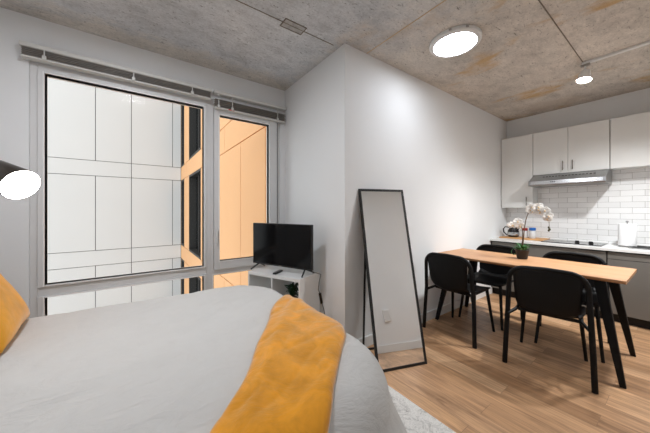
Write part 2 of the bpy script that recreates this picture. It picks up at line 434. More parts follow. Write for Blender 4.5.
for a, b, z0, z1 in glass:
    fm = MB(); T = lambda y: y-7.4
    fm.box(.0, .30, T(a), T(a)+.05, z0+9, z1+9); fm.box(.0, .30, T(b)-.05, T(b), z0+9, z1+9)
    fm.box(.0, .30, T(a)+.05, T(b)-.05, z0+9, z0+9.06); fm.box(.0, .30, T(a)+.05, T(b)-.05, z1+9-.06, z1+9)
    if b-a > 1.5: fm.box(.12, .2, T((a+b)/2)-.03, T((a+b)/2)+.03, z0+9.06, z1+8.94)
    fo = fm.build('window_frame', 'window_trim_dark', wing, smooth=0)
    MB().box(.20, .21, T(a)+.05, T(b)-.05, z0+9.06, z1+8.94).build('window_glass', 'window_dark', fo, smooth=0)
struct(MB().box(-30, 20, 3.3, 40, -9.2, -9).build('ground', 'asphalt', smooth=0))

# ------------------------------------------------------------------ kitchen
bc = empty('base_cabinet', (4.75, 1.166, 0), label='wide grey base cabinet under the cooktop and wooden tray', cat='cabinet')
def basecab(root, y0, y1, fronts, cy):
    MB().box(-.31+.022, .305, y0-cy+.002, y1-cy-.002, .10, .817).build('carcass', 'dark_gap', root, smooth=0)
    MB().box(-.24, .305, y0-cy+.002, y1-cy-.002, 0, .10).build('toe_kick', 'dark_gap', root, smooth=0)
    for nm, a, b, z0, z1 in fronts:
        MB().box(-.31, -.29, a-cy+.003, b-cy-.003, z0, z1).build(nm, 'cabinet_grey', root, bevel=.0015)
basecab(bc, .552, YM, [('drawer', .552, YM-.02, .105, .45), ('drawer', .552, YM-.02, .456, .805)], 1.166)
bc2 = empty('base_cabinet', (4.75, .10, 0), label='grey base cabinet with top drawer beside the paper towels', cat='cabinet')
basecab(bc2, YB, .548, [('drawer', -.06, .548, .73, .805), ('door', -.06, .548, .105, .724), ('drawer', YB, -.06, .73, .805), ('door', YB, -.06, .105, .724)], .10)
ct = MB(); sy0, sy1, sx0, sx1 = -.30, .385, 4.64, 5.0
ct.box(4.418, sx0, YB, YM, .822, .85); ct.box(sx1, XK, YB, YM, .822, .85)
ct.box(sx0, sx1, sy1, YM, .822, .85); ct.box(sx0, sx1, YB, sy0, .822, .85)
o = ct.build('worktop', 'quartz', smooth=0); tag(o, 'thin white stone worktop along the kitchen wall', 'worktop')
snk = MB(); ring_ = [(sx0, sy0), (sx1, sy0), (sx1, sy1), (sx0, sy1)]
snk.box(sx0-.018, sx0+.004, sy0-.018, sy1+.018, .8505, .858); snk.box(sx1-.004, sx1+.018, sy0-.018, sy1+.018, .8505, .858)
snk.box(sx0, sx1, sy0-.018, sy0+.004, .8505, .858); snk.box(sx0, sx1, sy1-.004, sy1+.018, .8505, .858)
snk.box(sx0+.003, sx0+.008, sy0+.003, sy1-.003, .825, .856); snk.box(sx1-.008, sx1-.003, sy0+.003, sy1-.003, .825, .856)
snk.box(sx0+.003, sx1-.003, sy0+.003, sy0+.008, .825, .856); snk.box(sx0+.003, sx1-.003, sy1-.008, sy1-.003, .825, .856)
snk.box(sx0+.003, sx1-.003, sy0+.003, sy1-.003, .819, .825)
tag(snk.build('sink', 'steel', smooth=0), 'steel sink set in the worktop at the right picture edge', 'sink')
struct(MB().box(XK-.008, XK, YB, YM, .85, 1.86).build('trim_6', 'subway_tile', smooth=0))
bpy.data.objects['trim_6'].name = 'wall_right_tiles'

UX = 4.82
def upper(y0, y1, z0, z1, doors, label, handles):
    cy = (y0+y1)/2; r = empty('wall_cabinet', (UX, cy, z0), label=label, cat='cabinet', group='wall cabinets over the worktop')
    dx = XK-.009-UX
    MB().box(.022, dx, y0-cy+.001, y1-cy-.001, 0, z1-z0).build('carcass', 'cabinet_light', r, smooth=0)
    for (a, b), hy in zip(doors, handles):
        d = MB().box(0, .02, a-cy+.0022, b-cy-.0022, .001, z1-z0-.001).build('door', 'cabinet_light', r, bevel=.0012)
        if hy is not None:
            h = MB(); h.box(-.03, -.022, hy-cy-.005, hy-cy+.005, .035, .165)
            h.box(-.024, 0, hy-cy-.004, hy-cy+.004, .055, .064); h.box(-.024, 0, hy-cy-.004, hy-cy+.004, .136, .145)
            h.build('handle', 'pull_grey', d, bevel=.0015)
    return r
upper(1.357, YM, 1.325, 2.435, [(1.357, YM-.01)], 'tall single-door wall cabinet in the kitchen corner', [1.432])
upper(.572, 1.355, 1.81, 2.435, [(.964, 1.355), (.572, .964)], 'double-door wall cabinet above the range hood', [1.015, .915])
upper(YB, .568, 1.81, 2.435, [(.03, .568), (YB, .03)], 'wall cabinet above the paper towels, right of the hood', [None, None])

hd = empty('range_hood', (4.82, .962, 1.81), label='stainless steel range hood under the double-door cabinet', cat='range hood')
prof = [(.231, -.002), (.0, -.002), (-.03, -.02), (-.225, -.108), (-.232, -.165), (-.222, -.178), (.231, -.178)]
MB().prism(prof, 'y', -.385, .385).build('body', 'steel', hd, smooth=0, bevel=.002)
MB().prism([(-.2265, -.112), (-.2335, -.158), (-.2305, -.158), (-.2235, -.112)], 'y', -.36, .36).build('control_strip', 'chrome', hd, smooth=0)
k = MB()
for yy in (.13, .11, .09): k.lathe([(.006, 0), (.006, .004)], 12, Matrix.Translation((-.232, yy, -.13)) @ Matrix.Rotation(-PI/2, 4, 'Y'))
k.build('buttons', 'black_plastic', hd)
v_ = MB()
for i in range(16): v_.box(-.10, -.085, -.28+i*.034, -.28+i*.034+.02, -.058, -.044)
v_.build('vent_slots', 'dark_gap', hd, smooth=0)

ck = empty('cooktop', (4.80, 1.0, .85), label='black glass cooktop with knobs set on the white worktop', cat='cooktop')
MB().box(-.235, .21, -.39, .195, .0005, .010).build('glass_top', 'cooktop_glass', ck, bevel=.003)
for ky in (-.143, -.273):
    MB().lathe([(.024, .011), (.024, .018), (.020, .036), (.017, .038)], 20, Matrix.Translation((-.06, ky, 0))).build('knob', 'black_plastic', ck)
mk = MB()
for yy, xx, r_ in ((.1, .08, .075), (.1, -.11, .065), (-.1, .10, .065)):
    mk.tube([(xx+r_*math.cos(a*PI/16), yy+r_*math.sin(a*PI/16), .0102) for a in range(32)], .0008, 4, True)
mk.build('burner_rings', 'slat_grey', ck)

pt = empty('paper_towel_holder', (4.80, .425, .85), label='white paper towel roll upright on holder by the sink', cat='paper towels')
MB().lathe([(.078, .001), (.078, .008), (.07, .014)], 32).build('base', 'steel', pt)
MB().lathe([(.02, .016), (.074, .016), (.076, .02), (.076, .272), (.074, .276), (.02, .276)], 40, cap=False).build('paper_roll', 'paper', pt)
MB().lathe([(.006, .01), (.006, .292), (.013, .296), (.013, .306), (.006, .312)], 16).build('rod', 'chrome', pt)

tag(MB().box(-.17, .17, -.275, .275, .0, .018).build('serving_board', 'tray_wood', bevel=.004, loc=(4.84, 1.475, .851)), 'pale wooden board under the coffee jug and two jars', 'board')
cf = empty('coffee_jug', (4.80, 1.60, .8695), label='black coffee jug with handle on the wooden board', cat='jug')
MB().lathe([(.05, 0), (.07, .01), (.078, .05), (.072, .10), (.052, .135), (.05, .15)], 28).build('body', 'carafe_glass', cf)
MB().lathe([(.051, .145), (.053, .152), (.05, .168), (.02, .178), (.014, .196), (.001, .2)], 24).build('lid', 'black_plastic', cf)
MB().tube([(-.02, .05, .15), (-.03, .10, .155), (-.034, .125, .12), (-.03, .12, .07), (-.02, .085, .03), (-.01, .07, .025)], .009, 8).build('handle', 'black_plastic', cf)
MB().tube([(0, -.05, .12), (0, -.075, .15), (0, -.09, .165)], [.02, .014, .009], 10).build('spout', 'black_plastic', cf)
MB().lathe([(.0755, .028), (.0795, .045), (.0795, .06), (.0765, .075)], 28, cap=False).build('band', 'chrome', cf)
def jar(x, y, lid, label, h, r):
    j = empty('storage_jar', (x, y, .8695), label=label, cat='jar', group='lidded jars on the wooden board')
    MB().lathe([(r*.94, 0), (r, .006), (r, h-.012), (r*.9, h)], 24).build('jar_body', 'jar_body', j)
    MB().lathe([(r*1.02, h+.001), (r*1.05, h+.006), (r*1.05, h+.036), (r*.95, h+.042)], 24).build('lid', lid, j)
jar(4.84, 1.462, 'red_plastic', 'small jar with red lid beside the coffee jug', .105, .034)
jar(4.82, 1.362, 'blue_plastic', 'small jar with blue lid at the right of the board', .115, .040)

# ------------------------------------------------------------------ ceiling fixtures
def flush_light(x, y, label, glow='ceiling_glow'):
    cl = empty('ceiling_light', (x, y, H), label=label, cat='ceiling light')
    MB().lathe([(.208, 0), (.208, -.022), (.200, -.030), (.172, -.034), (.172, -.028), (.172, 0)], 64, cap=False).build('rim', 'trim_white', cl)
    MB().lathe([(.1715, -.004), (.1715, -.0285), (.14, -.034), (.07, -.037), (.002, -.038)], 64, cap=False).build('diffuser', glow, cl)
    for a in (1.9, 2.5):
        MB().box(-.01, .01, -.004, .004, -.02, -.008, Matrix.Rotation(a, 4, 'Z') @ Matrix.Translation((0, .211, 0))).build('clip', 'chrome', cl, smooth=0)

flush_light(2.275, 1.20, 'round white flush ceiling light glowing on the concrete')
flush_light(-.05, 1.70, 'added round flush light over the bed, unseen above the picture', 'added_glow_bed')  # added, unseen fixture that brightens the bed side of the room
tk = empty('track_rail', (3.655, .05, H), label='white track rail on the concrete ceiling over the table', cat='track rail')
MB().box(-.018, .018, -.60, .56, -.022, -.001).build('rail', 'trim_white', tk, bevel=.002)
MB().box(-.020, .020, .56, .575, -.026, -.001).build('end_cap', 'trim_white', tk, bevel=.002)
def head(y, label, aim, power, cone=125):
    h = empty('track_spotlight', (3.655, y, H-.023), label=label, cat='spotlight', group='spotlights on the ceiling track')
    MB().box(-.017, .017, -.035, .035, -.02, -.0005).build('adapter', 'slat_grey', h, bevel=.003)
    MB().tube([(0, 0, -.02), (0, 0, -.075)], .007, 10).build('stem', 'trim_white', h)
    d = Vector(aim).normalized(); q = Vector((0, 0, -1)).rotation_difference(d).to_matrix().to_4x4()
    m = Matrix.Translation((0, 0, -.085)) @ q
    MB().lathe([(.018, .022), (.036, .016), (.043, -.01), (.060, -.078), (.058, -.081), (.055, -.074)], 28, m, cap=False).build('shade', 'trim_white', h)
    MB().lathe([(.035, .0155), (.0365, .016), (.002, .0225)], 28, m, cap=False).build('shade_back', 'trim_white', h)
    MB().lathe([(.0555, -.072), (.03, -.076), (.001, -.077)], 28, m, cap=False).build('bulb', 'spot_glow', h)
    L = bpy.data.lights.new('spot_beam', 'SPOT'); L.energy = power; L.spot_size = math.radians(cone); L.spot_blend = 1; L.shadow_soft_size = .07
    L.color = (.95, .975, 1)
    lo = bpy.data.objects.new('spot_beam', L); COL.objects.link(lo); lo.parent = h
    lo.location = Vector((0, 0, -.085))+d*.10; lo.rotation_euler = Vector((0, 0, -1)).rotation_difference(d).to_euler()
    return h
head(.60, 'white conical spotlight at the lit end of the ceiling track', (-.22, .10, -1), 26)
head(.02, 'spotlight further along the ceiling track, past the picture edge', (.14, .22, -1), 190)
head(-.42, 'last spotlight on the ceiling track, turned towards the white wall', (-1.1, 1.9, -2.0), 75, 84)

# swing-arm lamp at the head of the bed
lp = empty('wall_lamp', (-.392, 1.636, 1.402), label='dark cylindrical reading lamp glowing above the bed at left', cat='lamp')
d = Vector((.66, -.60, -.44)).normalized(); q = Vector((0, 0, 1)).rotation_difference(d).to_matrix().to_4x4()
MB().lathe([(.0655, 0), (.068, -.002), (.068, -.010), (.050, -.14), (.04, -.16), (.012, -.165)], 40, q, cap=False).build('lamp_shade', 'brushed_dark', lp)
MB().lathe([(.066, -.003), (.04, .001), (.001, .003)], 40, q, cap=False).build('bulb', 'lamp_glow', lp)
e = d*-.16
MB().tube([e, e+Vector((-.12, .03, 0)), (-.60, .10, .02), (-.73, .10, .02)], .008, 10).build('arm', 'brushed_dark', lp)
MB().lathe([(.05, 0), (.05, .02), (.03, .028)], 24, Matrix.Translation((-.759, .10, .02)) @ Matrix.Rotation(PI/2, 4, 'Y')).build('wall_plate', 'brushed_dark', lp)

# ------------------------------------------------------------------ bed
BX0, BX1, BY0, BY1, BZ = -1.06, .975, .60, 2.37, .645
bed = empty('bed', (-.05, 1.52, 0), label='wide bed with white mattress beneath the duvet', cat='bed')
def bedplan(x0, x1, y0, y1, r):
    return [(x0, y0)]+[(x1-r+r*math.sin(a*PI/16), y0+r-r*math.cos(a*PI/16)) for a in range(9)]+[(x1-r+r*math.cos(a*PI/16), y1-r+r*math.sin(a*PI/16)) for a in range(9)]+[(x0, y1)]
MB().prism(bedplan(-1.0, .90, -.80, .77, .30), 'z', .13, .32).build('box_base', 'bed_base', bed, bevel=.02)
MB().prism(bedplan(-1.0, .92, -.82, .79, .34), 'z', .325, .60).build('mattress', 'mattress_white', bed, bevel=.05, seg=4)
MB().box(-1.10, -1.02, -.86, .84, .1, 1.12).build('headboard', 'bed_base', bed, bevel=.03, seg=4)
for sx_ in (-.93, .76):
    for sy_ in (-.66, .63): MB().lathe([(.022, .012), (.03, .13)], 16, Matrix.Translation((sx_, sy_, 0))).build('leg', 'black_wood', bed)

R_, r_ = .44, .14
DROPX = R_-r_+r_*PI/2+.45; DROPN = DROPX; DROPF = R_-r_+r_*PI/2+.34
X1i = BX1-R_; Y0i = BY0+R_; Y1i = BY1-R_
def S(p, q, off=0, fold=1):
    """point of the unrolled cloth -> place on the bed (flat top, rolled edge, flared drop)"""
    dx = max(0, p-X1i); dy = (q-Y1i) if q > Y1i else (q-Y0i if q < Y0i else 0)
    D = math.hypot(dx, dy); crown = .014*(1-((q-1.52)/.9)**2)
    nz = noise.noise(Vector((p*1.7, q*2.6, .3)))*.012+noise.noise(Vector((p*5+q*2, q*7, 1.3)))*.0045
    wr = noise.noise(Vector((p*2.2+q*3.1, q*9-p*6, 4.2)))
    nz += -.005*(1-min(1, abs(wr)*5))
    s = D-(R_-r_)
    if D < 1e-6 or s <= 0: return Vector((p, q, BZ+crown+nz+off))
    nx, ny = dx/D, dy/D; base = R_-r_
    if dx > 0 and abs(dy) > 0:      # keep the hem level round the corners
        De = min(DROPX/nx if nx > 1e-6 else 9, (DROPN if dy < 0 else DROPF)/abs(ny) if abs(ny) > 1e-6 else 9)
        se = De-base; lim = (DROPX*nx*nx+(DROPN if dy < 0 else DROPF)*ny*ny)-base
        if s > .2 and se > .25: s = .2+(s-.2)*(lim-.2)/(se-.2)
    ang_ = math.atan2(ny, nx)
    if s < r_*PI/2:
        o_ = r_*math.sin(s/r_); dr = r_*(1-math.cos(s/r_)); a = s/r_; L = 0
    else:
        L = s-r_*PI/2; o_ = r_+.36*L; dr = r_+.933*L; a = PI/2-.36
    if dx == 0: tt = (p-X1i) if dy < 0 else (X1i-p)+R_*PI+(Y1i-Y0i)
    else: tt = R_*(ang_+PI/2)+(min(Y1i, max(Y0i, q))-Y0i)
    ph = tt*17+noise.noise(Vector((tt*2, .5, 7)))*2.5
    o_ += fold*min(1, L/.42)**1.4*(.026*math.sin(ph)+.012*math.sin(ph*2.3+1))
    k_ = min(1, s/(r_*PI/2))
    x = X1i*(1 if dx > 0 else 0)+(p if dx == 0 else 0)+nx*(base+o_+off*math.sin(a))
    y = (Y1i if q > Y1i else (Y0i if q < Y0i else q))+ny*(base+o_+off*math.sin(a))
    z = BZ+crown*(1-k_)+nz*(1-.3*k_)-dr+off*math.cos(a)
    return Vector((x, y, max(z, .03)))
px0, px1, py0, py1 = -.98, BX1-r_+r_*PI/2+.45, BY0+r_-r_*PI/2-.45, BY1-r_+r_*PI/2+.34
def duv(u, v):
    return S(px0+(px1-px0)*u, py0+(py1-py0)*v)
dv = MB().grid(duv, 130, 150).build('duvet', 'duvet_cotton', smooth=180, solid=.02)
tag(dv, 'rumpled white duvet spread over the bed and hanging at its foot', 'duvet')

# throw: folded band laid diagonally over the foot corner
O_ = Vector((.84, 1.703)); dd = Vector((.582, .813)); nn = Vector((.813, -.582))
def thr(u, v, off=.022):
    a = -1.75+u*2.22; wv = .012*math.sin(a*6)+.008*math.sin(a*13+1)
    wd = .425+.012*math.sin(a*4+1)+max(-.16, .22*min(0, a+.58))
    b = v*wd+wv*(1-v)
    p = O_+dd*a+nn*b
    ed = min(1, min(v, 1-v)/.06); puff = off*(ed**.5) + .007*noise.noise(Vector((a*4, b*9, 2)))
    puff += .012*math.exp(-((b-.13-.05*math.sin(a*2))/.03)**2)
    return S(p.x, p.y, .012+puff, fold=.5)
th = MB().grid(thr, 120, 40).build('throw_blanket', 'throw_plush', smooth=180, solid=.01)
tag(th, 'mustard yellow plush throw folded diagonally across the foot of the bed', 'throw blanket')

# cushions
def cushion(name, mat, w_, h_, t_, loc, rot, label, cat):
    def half(sg):
        def fn(u, v):
            x, y = u*2-1, v*2-1
            e = max(0, (1-abs(x)**2.6))*max(0, (1-abs(y)**2.6))
            px = x*(1-.10*(1-y*y)*abs(x)**3 * -0.0 - .07*(1-abs(y))*x*x); py = y*(1-.07*(1-abs(x))*y*y)
            z = sg*(t_/2)*e**.42
            z += .006*noise.noise(Vector((x*3, y*3, sg)))*e
            return (px*w_/2, py*h_/2, z)
        return fn
    mb_ = MB().grid(half(1), 28, 28).grid(half(-1), 28, 28)
    o = mb_.build(name, mat, smooth=180, loc=loc)
    import bmesh
    bm = bmesh.new(); bm.from_mesh(o.data); bmesh.ops.remove_doubles(bm, verts=bm.verts, dist=.0005); bmesh.ops.recalc_face_normals(bm, faces=bm.faces); bm.to_mesh(o.data); bm.free()
    o.data.shade_smooth(); o.rotation_euler = rot
    return tag(o, label, cat)
cushion('cushion', 'cushion_velvet', .40, .54, .13, (-.585, 1.985, .85), (0, math.radians(62), math.radians(4)), 'mustard yellow velvet cushion leaning at the head of the bed', 'cushion')
cushion('pillow', 'pillow_cotton', .42, .68, .19, (-.83, 1.92, .855), (0, math.radians(58), 0), 'white pillow behind the mustard cushion', 'pillow')

rg = MB()
rg.box(-.4, 1.50, -.10, 2.0, .0005, .010)
tag(rg.build('area_rug', 'rug_weave', bevel=.003), 'pale grey speckled rug showing beside the foot of the bed', 'rug')

# ------------------------------------------------------------------ television corner
RZ = math.radians(23.9); SC = Vector((1.192, 2.362, 0))
st = empty('shelf_unit', SC, RZ, label='white open cube shelf under the television in the corner', cat='shelf unit')
sh = .68
MB().box(-.165, .165, -.32, .32, sh-.03, sh).build('top_panel', 'white_laminate', st, bevel=.0015)
MB().box(-.165, .165, -.32, .32, 0, .03).build('bottom_panel', 'white_laminate', st, bevel=.0015)
for y_ in (-.32, .305): MB().box(-.165, .165, y_, y_+.015, .03, sh-.03).build('side_panel', 'white_laminate', st, bevel=.001)
MB().box(-.163, .163, .002, .017, .03, sh-.03).build('divider', 'white_laminate', st, bevel=.001)
MB().box(-.163, .163, -.305, .002, .365, .38).build('shelf', 'white_laminate', st, bevel=.001)
MB().box(-.163, .163, .017, .305, .335, .35).build('shelf', 'white_laminate', st, bevel=.001)

tv = empty('television', (1.175, 2.372, sh), RZ, label='black flat-screen television on the white cube shelf', cat='television')
b = MB(); b.box(-.02, .012, -.372, .372, .052, .478); b.box(.012, .045, -.25, .25, .08, .33)
b.build('housing', 'black_plastic', tv, bevel=.003)
MB().box(-.0215, -.0195, -.362, .362, .068, .470).build('screen', 'tv_screen', tv, smooth=0)
MB().box(-.0225, -.020, -.02, .02, .0565, .0605).build('badge', 'slat_grey', tv, smooth=0)
for y_ in (-.29, .29):
    sgn = 1 if y_ > 0 else -1
    g = MB(); g.tube([(-.005, y_, .06), (-.10, y_+sgn*.03, .008)], .0075, 8); g.tube([(-.005, y_, .06), (.10, y_+sgn*.03, .008)], .0075, 8)
    g.build('foot', 'black_plastic', tv)
rm = empty('remote_control', (1.12, 2.34, sh+.0005), math.radians(37), label='black remote control lying in front of the television', cat='remote control')
MB().box(-.072, .072, -.019, .019, 0, .017).build('body', 'black_plastic', rm, bevel=.006, seg=3)
k = MB()
for i in range(5):
    for j in (-1, 0, 1): k.box(-.06+i*.024-.005, -.06+i*.024+.005, j*.011-.003, j*.011+.003, .017, .0185)
k.build('buttons', 'slat_grey', rm, smooth=0)

def leafm(L, W, curl, n=7):
    """one pointed leaf as a curved strip with real width, along +x, bending down"""
    vs = []; fs = []
    for i in range(n+1):
        t_ = i/n; w_ = W*math.sin(PI*min(1, t_*.93+.05))**.8; x = L*t_*(1-.25*curl*t_); z = L*(.55*t_-curl*t_*t_)
        vs += [(x, -w_/2, z+.15*w_), (x, 0, z), (x, w_/2, z+.15*w_)]
    for i in range(n):
        for j in (0, 1): fs.append((i*3+j, (i+1)*3+j, (i+1)*3+j+1, i*3+j+1))
    return vs, fs
pl = empty('potted_plant', SC+Vector((0, 0, .3505)), RZ, label='small dark green plant in the right cube of the shelf', cat='plant')
pl.location = Matrix.Rotation(RZ, 3, 'Z') @ Vector((-.07, -.17, 0))+SC+Vector((0, 0, .3805))
MB().lathe([(.036, 0), (.048, .085), (.050, .09), (.044, .09), (.042, .08), (.002, .08)], 24, cap=False).build('pot', 'pot_dark', pl)
lm = MB()
for i in range(46):
    vs, fs = leafm(random.uniform(.07, .12), random.uniform(.025, .038), random.uniform(.2, .75))
    m = Matrix.Translation((random.uniform(-.012, .012), random.uniform(-.012, .012), .085+random.uniform(0, .10))) @ Matrix.Rotation(random.uniform(0, 2*PI), 4, 'Z') @ Matrix.Rotation(-random.uniform(-.1, .8), 4, 'Y')
    lm.add(vs, fs, m)
lm.build('foliage', 'leaf_dark', pl, smooth=180, solid=.0012)

# power lead and its brick
cord = empty('power_cord', (1.40, 2.02, 0), label='black power cord with adapter hanging beside the shelf', cat='power cord')
pts = [(1.30, 2.12, .80), (1.335, 2.05, .715), (1.395, 2.00, .695), (1.365, 1.985, .63), (1.345, 1.97, .57), (1.36, 1.965, .53)]
MB().tube([Vector(p)-Vector((1.40, 2.02, 0)) for p in pts], .0032, 8).build('cable', 'black_plastic', cord)
MB().tube([Vector(p)-Vector((1.40, 2.02, 0)) for p in [(1.36, 1.965, .535), (1.378, 1.962, .44)]], .013, 8).build('adapter', 'black_plastic', cord)
pts = [(1.378, 1.962, .445), (1.40, 1.96, .38), (1.415, 1.955, .28), (1.42, 1.95, .1), (1.44, 1.96, .006), (1.47, 2.05, .006)]
MB().tube([Vector(p)-Vector((1.40, 2.02, 0)) for p in pts], .0032, 8).build('cable', 'black_plastic', cord)

# ------------------------------------------------------------------ leaning mirror
MR = empty('standing_mirror', (1.545, 1.434, 0), -.335, label='tall black-framed mirror leaning against the white wall', cat='mirror')
LEAN = .238; ML = 1.535; MW = .468
mm = Matrix.Rotation(-LEAN, 4, 'X')      # local z leans towards +y
f = MB(); fw = .022
for a in ((0, fw, 0, ML), (MW-fw, MW, 0, ML), (fw, MW-fw, 0, fw), (fw, MW-fw, ML-fw, ML)): f.box(a[0], a[1], 0, .016, a[2], a[3], mm)
f.build('frame', 'black_metal', MR, smooth=0, bevel=.0015)
MB().box(fw, MW-fw, .004, .012, fw, ML-fw, mm).build('mirror_glass', 'mirror_silver', MR, smooth=0)
MB().box(fw, MW-fw,   .0125, .0155, fw, ML-fw, mm).build('backing', 'black_metal', MR, smooth=0)
t0 = mm @ Vector((.02, .022, 1.02)); t1 = mm @ Vector((MW-.02, .022, 1.02))
s_ = MB(); s_.tube([t0, (.035, .335, .012)], .010, 4); s_.tube([t1, (MW-.035, .335, .012)], .010, 4); s_.tube([(.035, .335, .012), (MW-.035, .335, .012)], .010, 4)
s_.build('easel_stand', 'black_metal', MR, smooth=0)
ou = empty('wall_box', (2.0, YB, .49), label='small white box on the far wall, seen reflected in the mirror', cat='wall box')
MB().box(-.048, .048, .0, .028, -.085, .085).build('housing', 'outlet_white', ou, bevel=.004)
MB().box(-.036, .036, .028, .031, -.055, .072).build('cover_plate', 'trim_white', ou, bevel=.002)

# ------------------------------------------------------------------ dining table
TX0, TX1, TY0, TY1, TZ = 2.90, 3.58, .262, YM-.004, .775
tb = empty('dining_table', (3.24, 1.02, 0), label='long oak-topped dining table with splayed black legs', cat='table')
pr = [(TX0-3.24, .775), (TX1-3.24, .775), (TX1-3.24, .763), (TX1-.02-3.24, .747), (TX0+.02-3.24, .747), (TX0-3.24, .763)]
MB().prism(pr, 'y', TY0-1.02, TY1-1.02).build('tabletop', 'oak_top', tb, smooth=0, bevel=.002)
ap = MB()
for y_ in (.40, 1.58): ap.box(2.97-3.24, 3.51-3.24, y_-1.02, y_+.04-1.02, .715, .746)
ap.box(3.22-3.24, 3.26-3.24, .44-1.02, 1.58-1.02, .72, .746)
ap.build('apron', 'black_wood', tb, bevel=.003)
def tleg(top, bot):
    m = MB(); vs = []
    for (x, y, z), a, b in ((bot, .014, .017), (top, .022, .036)):
        vs += [(x-a, y-b, z), (x+a, y-b, z), (x+a, y+b, z), (x-a, y+b, z)]
    return m.add(vs, [(0, 3, 2, 1), (4, 5, 6, 7), (0, 1, 5, 4), (1, 2, 6, 5), (2, 3, 7, 6), (3, 0, 4, 7)])
for (tx, ty, bx_, by_) in ((2.985, .41, 2.882, .275), (3.495, .41, 3.575, .282), (2.985, 1.60, 2.882, 1.735), (3.495, 1.60, 3.575, 1.73)):
    tleg((tx-3.24, ty-1.02, .746), (bx_-3.24, by_-1.02, 0)).build('leg', 'black_wood', tb, bevel=.003)

# ------------------------------------------------------------------ chairs (face +x, origin between the feet)
def arc(cx_, cz_, r, a0, a1, n): return [(cx_+r*math.cos(a0+(a1-a0)*i/n), cz_+r*math.sin(a0+(a1-a0)*i/n)) for i in range(n+1)]
def make_chair(loc, rz, label):
    c = empty('dining_chair', loc, rz, label=label, cat='chair', group='black chairs around the dining table')
    HT = .828; HW = .236; rr = .11
    # hoop: foot - up - rounded corner - across - down to the other foot; leans back slightly above the seat
    prof = [(-.268, 0.0), (-.259, .25), (-.250, .45), (-HW, HT-rr)]
    prof += arc(-HW+rr, HT-rr, rr, PI, PI/2, 8)[1:]+[(0, HT+.006)]+arc(HW-rr, HT-rr, rr, PI/2, 0, 8)+[(.250, .45), (.259, .25), (.268, 0.0)]
    def bx(z): return -.268+(.02*min(z, .45)/.45)-(max(0, z-.45)*.10)
    pts_ = [(bx(z)-.012*math.cos(y/HW*PI/2)*max(0, (z-.5)/.35), y, z) for y, z in prof]
    MB().tube(pts_, .019, 8, flat=(.85, 1.0)).build('back_frame', 'black_wood', c, smooth=60)
    # moulded shell: back panel curving into the seat
    def shell(u, v):
        y_ = v*2-1
        if u < .5:      # back panel, from top down
            t_ = u/.5; z = HT-.004-.335*t_
            w_ = .208-.02*t_**1.5-.03*max(0, (t_-.8)/.2)**2
            if t_ < .3: w_ = min(w_, HW-rr+math.sqrt(max(0, rr**2-(rr*(1-t_*355/115*1.0))**2)) if t_*.355 < rr else w_)
            x = bx(z)+.002-.030*(1-y_*y_)*(.4+.6*t_)-.006
            z -= .035*(1-abs(y_)**2)*t_**2
            x += .03*t_**3
        else:
            t_ = (u-.5)/.5; w_ = .162+.060*math.sin(min(1, t_*1.5)*PI/2)
            ang = min(1, t_/.18); x0_ = bx(.5)+.027
            x = x0_+.035*math.sin(ang*PI/2)*1.0+max(0, t_-.18)*.50
            z = .516-.045*(1-math.cos(ang*PI/2))-.012*math.sin(min(1, max(0, t_-.18))*PI)
            x -= .030*(1-y_*y_)*(1-ang)
            z -= .035*(1-y_*y_)*(1-ang)
            z += .014*abs(y_)**3
            if t_ > .85: w_ *= 1-.10*((t_-.85)/.15)**2
            z -= .012*max(0, (t_-.9)/.1)
        return (x, y_*w_, z)
    MB().grid(shell, 44, 18).build('seat_shell', 'black_wood', c, smooth=180, solid=.012)
    for sg in (-1, 1):
        MB().tube([(.175, sg*  .185, .452), (.245, sg*.225, 0)], [.0165, .0125], 8).build('leg', 'black_wood', c)
        MB().tube([(-.262, sg*.246, .425), (-.19, sg*.200, .455), (.19, sg*.19, .457)], .0125, 6).build('seat_rail', 'black_wood', c, smooth=60)
    for x_ in (-.16, .165):
        MB().box(x_-.012, x_+.012, -.19, .19, .438, .460).build('cross_bar', 'black_wood', c, bevel=.002)
    return c
chair = make_chair((2.854, .691, 0), math.radians(9.4), 'black chair nearest the camera, its back to us at the table')
def place(x, y, rz, label):
    c = copy_tree(chair); c.location = (x, y, 0); c.rotation_euler = (0, 0, math.radians(rz)); c['label'] = label
place(2.844, 1.434, -.6, 'black chair on the near side of the table, beside the leaning mirror')
place(3.425, .672, 187, 'black chair across the table, its backrest in front of the cooktop')
place(3.425, 1.40, 182, 'black chair across the table next to the white wall, behind the orchid')

# ------------------------------------------------------------------ orchid
oc = empty('potted_orchid', (3.33, 1.03, TZ+.0005), 0, label='white orchid in a dark pot on the oak table', cat='orchid')
MB().lathe([(.042, 0), (.046, .004), (.060, .088), (.063, .092), (.063, .10), (.056, .10), (.052, .086), (.002, .086)], 28, cap=False).build('pot', 'pot_dark', oc)
ms = MB()
for i in range(26):
    a = random.uniform(0, 2*PI); r0 = random.uniform(0, .042); ms.sphere((r0*math.cos(a), r0*math.sin(a), .09+random.uniform(0, .012)), random.uniform(.010, .018), 6)
ms.build('moss', 'moss', oc, smooth=180)
for i in range(11):
    vs, fs = leafm(random.uniform(.07, .12), random.uniform(.022, .034), random.uniform(.3, .8))
    m = Matrix.Translation((0, 0, .092)) @ Matrix.Rotation(i*2*PI/11+random.uniform(-.2, .2), 4, 'Z') @ Matrix.Rotation(-random.uniform(.0, .7), 4, 'Y')
    MB().add(vs, fs, m).build('leaf', 'leaf', oc, smooth=180, solid=.002)
gr = MB()
